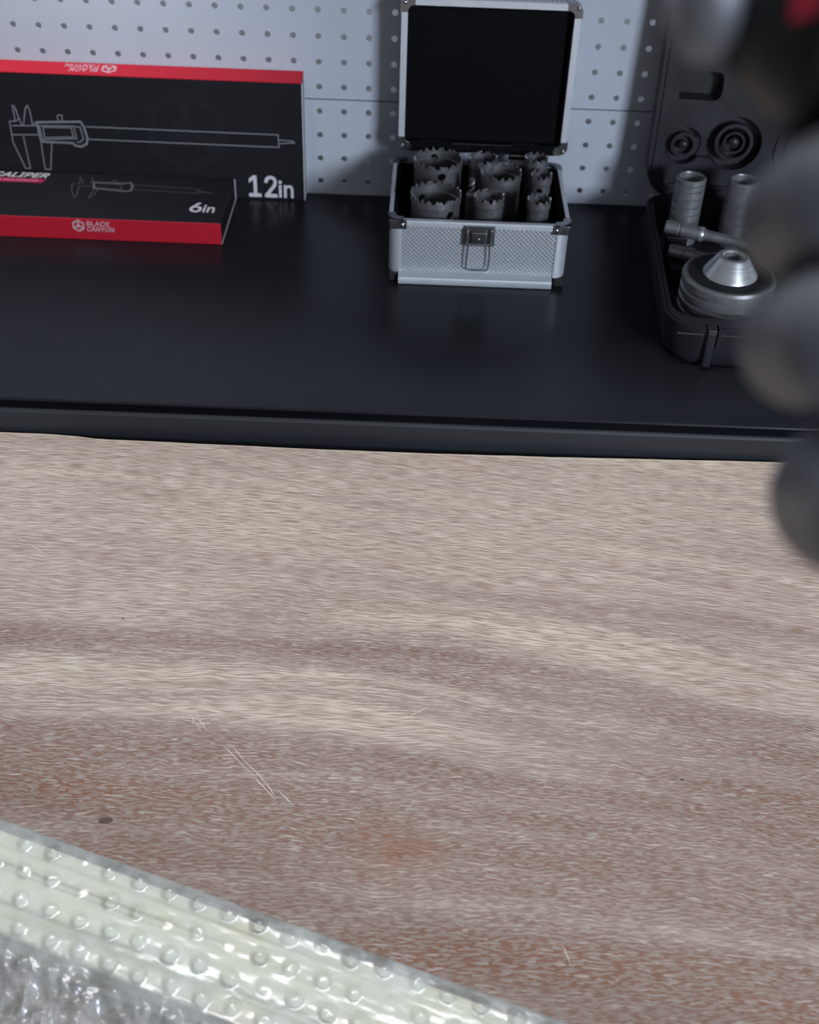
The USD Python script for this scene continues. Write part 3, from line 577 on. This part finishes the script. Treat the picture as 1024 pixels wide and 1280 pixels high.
# lid, leaning back a little
LW, LH, LD = .300, .262, .024
lid3 = mext(rrect(0, LW, 0, LH, .030), LD)
lid3 = lid3 - mext(rrect(.0105, LW - .0105, .0105, LH - .0105, .022), .01, LD - .0040)            # panel sits a little below the rim
lid3 = lid3 - mext(rrect(.0030, LW - .0030, .0030, LH - .0030, .027).difference(rrect(.0046, LW - .0046, .0046, LH - .0046, .026)), .01, LD - .0014)
P0 = LD - .0040
pk = m3.Manifold.hull_points(np.vstack([slab(.0150, .0625, .0985, .1275, .008, LD), slab(.0180, .0590, .1015, .1245, .006, P0 - .0155)]))
lid3 = lid3 - pk
for (cx_, cz_, r_, dp) in ((.0330, .0530, .0180, .010), (.0830, .0580, .0262, .014)):
    lid3 = lid3 - cyl(r_, dp + .01, r_ + .002).translate((cx_, cz_, P0 - dp))
lid3 = lid3 - mext(rrect(.034, .080, .042, .062, .003), .02, P0 - .008) - mext(rrect(.020, .130, .0125, .030, .004), .02, P0 - .005)
for r_ in (.0310, .0415):
    lid3 = lid3 - (cyl(r_ + .0009, .02, seg=64) - cyl(r_ - .0009, .03, seg=64)).translate((.165, .054, P0 - .0022))
ML = mv(-.1550, .137, .0350) @ rot_x(-3.5)
def lidm(m):
    t = T(m).copy(); v = t.vertices; t.vertices = np.stack([v[:, 0], LD - v[:, 2], v[:, 1]], 1); t.apply_transform(ML); return t
lidp_ = cc.part('lid', lidm(lid3), M_case, smooth=35, label='black plastic lid leaning open')
for (cx_, cz_, rs, dp) in ((.0330, .0530, ((.0125, .0098), (.0040, 0)), .010), (.0830, .0580, ((.0190, .0158), (.0110, .0090), (.0050, 0)), .014)):
    ms = []
    for ro_, ri_ in rs:
        q = cyl(ro_, dp - .002, seg=40)
        if ri_: q = q - cyl(ri_, .05, seg=40).translate((0, 0, -.01))
        else: q = q + m3.Manifold.sphere(ro_ * .9, 20).scale((1, 1, .5)).translate((0, 0, dp - .0025))
        ms.append(q.translate((cx_, cz_, P0 - dp)))
    cc.part('socket_ring', cat(*[lidm(q) for q in ms]), M_case, smooth=40, under=lidp_, label='moulded round socket with a centre pin')
# moulded blisters near the top of the lid
cc.part('moulded_rib', lidm(rbx(.075, .082, .150, .235, P0 - .001, P0 + .003, .0015, 6)), M_case, under=lidp_)
for xq in (-.11, .11): cc.part('hinge', along(cyl(.0040, .030, seg=20), (xq - .015, HY + .0062, .0350), (xq + .015, HY + .0062, .0350)), M_case)

def put(name, label, ct, x, y, z, group=None): return Thing(name, label, ct, (x, y, z), group=group)
def fluted(t, r, h, holes, wall=.0035, rings=()):
    prof = [(r - wall, .0)] + [(r, .0)]; zz = .0
    for zr in rings: prof += [(r, zr - .0010), (r - .0017, zr - .0002), (r - .0017, zr + .0014), (r, zr + .0018)]
    prof += [(r, h - .0012), (r - .0010, h), (r - wall + .0006, h), (r - wall, h - .0012)]
    b = lathe(prof, 48)
    for a, zc, rr in holes: b = b - cyl(rr, r + .01, seg=24).rotate((0, 90, 0)).translate((0, 0, zc)).rotate((0, 0, a))
    t.part('barrel', b, M_bitsteel, smooth=30)
    t.part('base', cyl(r - wall + .0003, .006, seg=40).translate((0, 0, .0001)), M_bore)
    tt = []
    for k in range(5):
        a = 72 * k + 20
        tt.append(rbx(-.0030, .0030, -.0011, .0011, -.0035, .0014, .0005, 6).translate((r - wall / 2, 0, h)).rotate((0, 0, a)))
    return tt
t = put('core_drill_bit', 'slim ribbed steel core bit standing at the back left of the black case', 'drill bit', .3480, -.1000, .0122, 'core bits in the black case')
fluted(t, .0146, .0672, ((-60, .012, .0038),), rings=(.016, .024, .032, .040, .048, .056, .0625))
t = put('core_drill_bit', 'second ribbed steel core bit, standing to the right of the slim one', 'drill bit', .3995, -.1030, .0122, 'core bits in the black case')
fluted(t, .0153, .0675, ((-48, .016, .0042),), rings=(.010, .026, .036, .045))
# broad flanged core bit
t = put('core_drill_bit', 'broad grooved steel core bit with a bright conical threaded boss', 'drill bit', .3640, -.2460, .0122, 'core bits in the black case')
R0 = .0420; HH = .0405
prof = [(0, 0), (R0 - .004, 0), (R0 - .001, .0015)]
for zr in (.010, .019, .028): prof += [(R0, zr - .0035), (R0, zr - .0012), (R0 - .0022, zr), (R0 - .0022, zr + .0022), (R0, zr + .0036)]
prof += [(R0, HH - .0025), (R0 - .0015, HH), (0, HH)]
t.part('cup', lathe(prof, 96), M_bitsteel, smooth=28)
t.part('top_face', lathe([(.020, HH - .001), (R0 - .0045, HH - .001), (R0 - .0045, HH + .0004), (.020, HH + .0004)], 96), simple('dark_painted_steel', (.030, .031, .034), .5, .3), label='dark top face')
boss = lathe([(.0080, HH), (.0245, HH), (.0240, HH + .0020), (.0140, HH + .0172), (.0130, HH + .0180), (.0098, HH + .0180), (.0086, HH + .0165), (.0080, HH + .0100)], 64)
bp = t.part('boss', boss, M_bright, smooth=28, label='bright turned conical boss')
t.part('thread', cat(*[lathe([(.0088, HH + z), (.0074, HH + z + .0008), (.0088, HH + z + .0016)], 40) for z in np.arange(.002, .0150, .0021)]), M_bitsteel, smooth=False, under=bp)
t.part('bore', cyl(.0081, .002, seg=32).translate((0, 0, HH + .0003)), M_bore, under=bp)
# shank adapter lying across
A0, A1 = np.array([.3200, -.1500, .0500]), np.array([.4600, -.2035, .0468])
t = put('shank_adapter', 'round steel shank adapter lying across the black case between the core bits', 'drill adapter', *A0)
def axial(t, name, prof, mat, a=A0, b=A1, seg=36, **k): return t.part(name, along(lathe(prof, seg), a, b), mat, world=True, **k)
axial(t, 'head', [(0, 0), (.0056, 0), (.0064, .0010), (.0064, .0130), (.0056, .0138), (.0056, .0150), (.0067, .0158), (.0067, .0330), (0, .0330)], M_bitsteel)
axial(t, 'collar', [(0, .0330), (.0069, .0330), (.0071, .0336), (.0071, .0356), (.0062, .0372), (0, .0372)], M_bright, label='bright collar')
axial(t, 'shank', [(0, .0372), (.0058, .0372), (.0050, .0420), (.0042, .1400), (0, .1400)], M_bitsteel)
C0, C1 = np.array([.3225, -.1735, .0366]), np.array([.3550, -.1865, .0366])
t = put('shank_adapter', 'shorter steel adapter tucked under the long one', 'drill adapter', *C0)
axial(t, 'head', [(0, 0), (.0056, 0), (.0064, .0010), (.0064, .0130), (.0056, .0138), (.0056, .0150), (.0066, .0158), (.0066, .0240), (0, .0240)], M_bitsteel, a=C0, b=C1)
axial(t, 'shank', [(0, .0240), (.0050, .0240), (.0046, .0350), (0, .0350)], M_bitsteel, a=C0, b=C1)

# ================================================================== plank in bubble wrap
PA = -18.9
wp = Thing('wrapped_plank', 'pale plank wrapped in clear bubble wrap in the lower left corner', 'wrapped plank', (-.1392, -.8195, ZW), rz=PA)
PH, PWD = .0260, .058
wp.part('plank', rbx(-.16, .50, -PWD, -.0035, .0008, PH, .0025, 8), M_pale, label='pale laminated plank under the film')
du, dv = .00105, .00095
us = np.arange(-.165, .505, du); vs = np.arange(-.0095, .200, dv)
Ug, Vg = np.meshgrid(us, vs, indexing='ij')
def sst(a, b, x): q = np.clip((x - a) / (b - a), 0, 1); return q * q * (3 - 2 * q)
P3 = np.stack([Ug, Vg, 0 * Ug], -1)
n1 = meshkit.fbm(P3 * np.array([22, 60, 1]), 4, 3) - .5
n2 = meshkit.fbm(P3 * 70, 4, 9) - .5
n3 = meshkit.fbm(P3 * np.array([60, 220, 1]), 4, 21) - .5
base = (PH + .0018) * sst(-.0085, -.0005, Vg)
drop = sst(PWD - .003, PWD + .030, Vg + .010 * n1)
base = base * (1 - drop) + drop * .0135
zf = base + .0016 * n1 * sst(-.002, .008, Vg) + .0010 * n3 * sst(-.008, .004, Vg)
ridge = 1 - np.abs(2 * meshkit.fbm(P3 * np.array([55, 48, 1]) + 3, 3, 33) - 1)
zf += drop * (.016 * n2 + .020 * (ridge - .7) + .007 * (meshkit.fbm(P3 * 190 + 7, 3, 61) - .5))
pitch = .0176; rb_ = .0050
vr = pitch * math.sqrt(3) / 2
row = np.round((Vg - .0065) / vr); off = (row % 2) * pitch * .5
col = np.round((Ug - off - .004) / pitch)
j1 = meshkit.noise(np.stack([col * 2.3, row * 4.7, 0 * col + 9], -1), 14) - .5; j2 = meshkit.noise(np.stack([col * 4.1, row * 1.9, 0 * col + 5], -1), 15) - .5
cu_ = col * pitch + off + .004 + .0026 * j1; cv_ = row * vr + .0065 + .0026 * j2
h1 = meshkit.noise(np.stack([col * 3.7, row * 5.1, 0 * col], -1), 4)          # every bubble its own fullness
rr_ = np.hypot(Ug - cu_, Vg - cv_) / (rb_ * (.88 + .2 * h1))
bub = np.clip(1 - rr_ ** 2.0, 0, None) ** 1.15
dent = meshkit.fbm(P3 * 260 + 11, 2, 51) - .5
zf += bub * np.where(h1 < .2, .0008, .0024 + .0012 * (h1 - .5)) * (1 + 1.1 * dent) * sst(-.0095, -.004, Vg) * np.where(rr_ < 1, 1, 0)
zf = np.maximum(zf, .0006)
Vl = -Vg
vv = np.stack([Ug, Vl, zf], -1).reshape(-1, 3)
nu, nv = Ug.shape
i, j = np.meshgrid(np.arange(nu - 1), np.arange(nv - 1), indexing='ij'); a_ = (i * nv + j).ravel(); b_ = ((i + 1) * nv + j).ravel()
ff = np.vstack([np.stack([a_, a_ + 1, b_ + 1], 1), np.stack([a_, b_ + 1, b_], 1)])
wp.part('bubble_wrap', trimesh.Trimesh(vv, ff, process=False), M_film, smooth=True, label='clear bubble wrap film, crumpled at the lower left')

# ================================================================== gloved hand with a tool, close to the lens
MH = rows(RGT, UPV, -FWD, EYE)            # built in a frame whose y axis runs along the tilted grip
HD = -.190
def chain(pts, radii):
    out = []
    for a, b, ra, rb in zip(pts[:-1], pts[1:], radii[:-1], radii[1:]):
        out.append(m3.Manifold.batch_hull([m3.Manifold.sphere(ra, 20).translate(tuple(a)), m3.Manifold.sphere(rb, 20).translate(tuple(b))]))
    return m3.Manifold.batch_boolean(out, m3.OpType.Add)
ORG = np.array([.0900, .0250, HD])       # grip centre
def rel(p): return tuple(np.array(p, float) - ORG)
hand = []
fing = [(.0548, .0500, .0101), (.0550, .0285, .0112), (.0605, .0016, .0138), (.0810, -.0215, .0096)]
for left, b, r in fing:
    a = left + r
    hand.append(chain([rel((a + .058, b + .002, HD - .016)), rel((a + .028, b + .002, HD - .029)), rel((a + .003, b + .001, HD - .020)), rel((a + .001, b - .001, HD + .006)), rel((a + .016, b - .004, HD + .0215)), rel((a + .030, b - .006, HD + .0245))],
                      [r * 1.12, r * 1.06, r * 1.03, r * 1.0, r * .95, r * .80]))
palm = [rel(q) for q in ((.128, .052, HD - .014), (.132, .000, HD - .014), (.140, -.018, HD - .010), (.150, .046, HD + .004), (.160, -.010, HD + .004))]
hand.append(m3.Manifold.batch_hull([m3.Manifold.sphere(.0145, 20).translate(q) for q in palm]))
wr = [rel((.196, .010, HD - .002)), rel((.196, -.012, HD - .002))]
hand.append(m3.Manifold.batch_hull([m3.Manifold.sphere(.015, 20).translate(q) for q in palm[1:]] + [m3.Manifold.sphere(.0185, 20).translate(q) for q in wr]))
hand.append(chain([rel((.196, -.001, HD - .002)), rel((.232, -.040, HD + .006))], [.028, .031]))
hand.append(chain([rel((.150, .036, HD + .006)), rel((.126, .050, HD + .026)), rel((.100, .050, HD + .0300)), rel((.080, .047, HD + .0290))], [.0150, .0125, .0115, .0088]))
hm = m3.Manifold.batch_boolean(hand, m3.OpType.Add).refine_to_length(.0032)
hm = T(hm); hm = trimesh.Trimesh(hm.vertices, hm.faces, process=True); trimesh.smoothing.filter_taubin(hm, iterations=40)
TH = Gf.Matrix4d(MH); ORGW = EYE + RGT * ORG[0] + UPV * ORG[1] - FWD * ORG[2]
person = Thing('person', "person's black-gloved hand gripping a tool, out of focus at the right edge", 'person', matrix=rows(RGT, UPV, -FWD, ORGW))
person.part('glove', hm, M_glove, smooth=True, label='black nitrile glove with curled fingers')
slv = chain([rel((.222, -.028, HD + .003)), rel((.285, -.110, HD + .025)), rel((.400, -.270, HD + .070))], [.034, .042, .050]).refine_to_length(.008)
person.part('sleeve', slv, M_sleeve, smooth=True, label='dark sleeve')
# the tool: a black power drill, its nose just inside the frame
dr = Thing('power_drill', 'black power drill with a red badge, blurred in the upper right corner', 'power tool', matrix=rows(RGT, UPV, -FWD, ORGW))
AX = .0830
def axis_x(prof, seg=64):   # lathe about the tool's long axis: profile (radius, a)
    t = T(lathe([(r, z) for r, z in prof], seg)).copy(); v = t.vertices
    t.vertices = np.stack([v[:, 2], v[:, 0], v[:, 1]], 1) - (ORG - np.array([0, AX, HD])); return t
dr.part('collar', axis_x([(0, .0418), (.0070, .0418), (.0092, .0430), (.0108, .0452), (.0112, .0474), (.0106, .0496), (.0094, .0512), (0, .0512)]), M_collar, smooth=50, label='grey metal collar at the nose')
dr.part('nose', axis_x([(0, .0513), (.0112, .0513), (.0150, .0540), (.0192, .0590), (.0196, .0598), (0, .0598)]), M_drill, smooth=40)
bodyp = [(0, .0599), (.0222, .0599), (.0240, .0640), (.0252, .0760), (.0258, .1200), (.0245, .1900), (.0190, .2000), (0, .2010)]
dr.part('body', axis_x(bodyp), M_drill, smooth=40)
bd = lathe([(.01, .0513), (.0118, .0513), (.0156, .0540), (.0198, .0590), (.0228, .0599)] + [(r + .0006, z) for r, z in bodyp[2:-1]] + [(.01, .2000)], 64)
bdm = T(bd).copy(); v = bdm.vertices; bdm.vertices = np.stack([v[:, 2], v[:, 0], v[:, 1]], 1) - (ORG - np.array([0, AX, HD]))
cut = bx(.0562, .0840, .0722, .0950, HD + .003, HD + .06).translate(tuple(-ORG))
bq = m3.Manifold(m3.Mesh(bdm.vertices.astype(np.float32), bdm.faces.astype(np.uint32)))
badge = bq ^ cut
dr.part('badge', badge if badge.num_tri() else cut, M_drillred, smooth=30, label='red badge on the side of the tool')
hp = []
for b, a in ((.062, .0900), (.030, .0895), (-.002, .0985), (-.036, .1100)):
    hp += [m3.Manifold.sphere(.0150, 24).scale((1.25, 1, .93)).translate(rel((a, b, HD)))]
hdl = m3.Manifold.batch_boolean([m3.Manifold.batch_hull([p_, q_]) for p_, q_ in zip(hp[:-1], hp[1:])], m3.OpType.Add)
dr.part('handle', hdl, M_drill, smooth=40)
dr.part('battery', rbx(.078, .165, -.088, -.050, HD - .030, HD + .030, .006, 10).translate(tuple(-ORG)), M_drill)
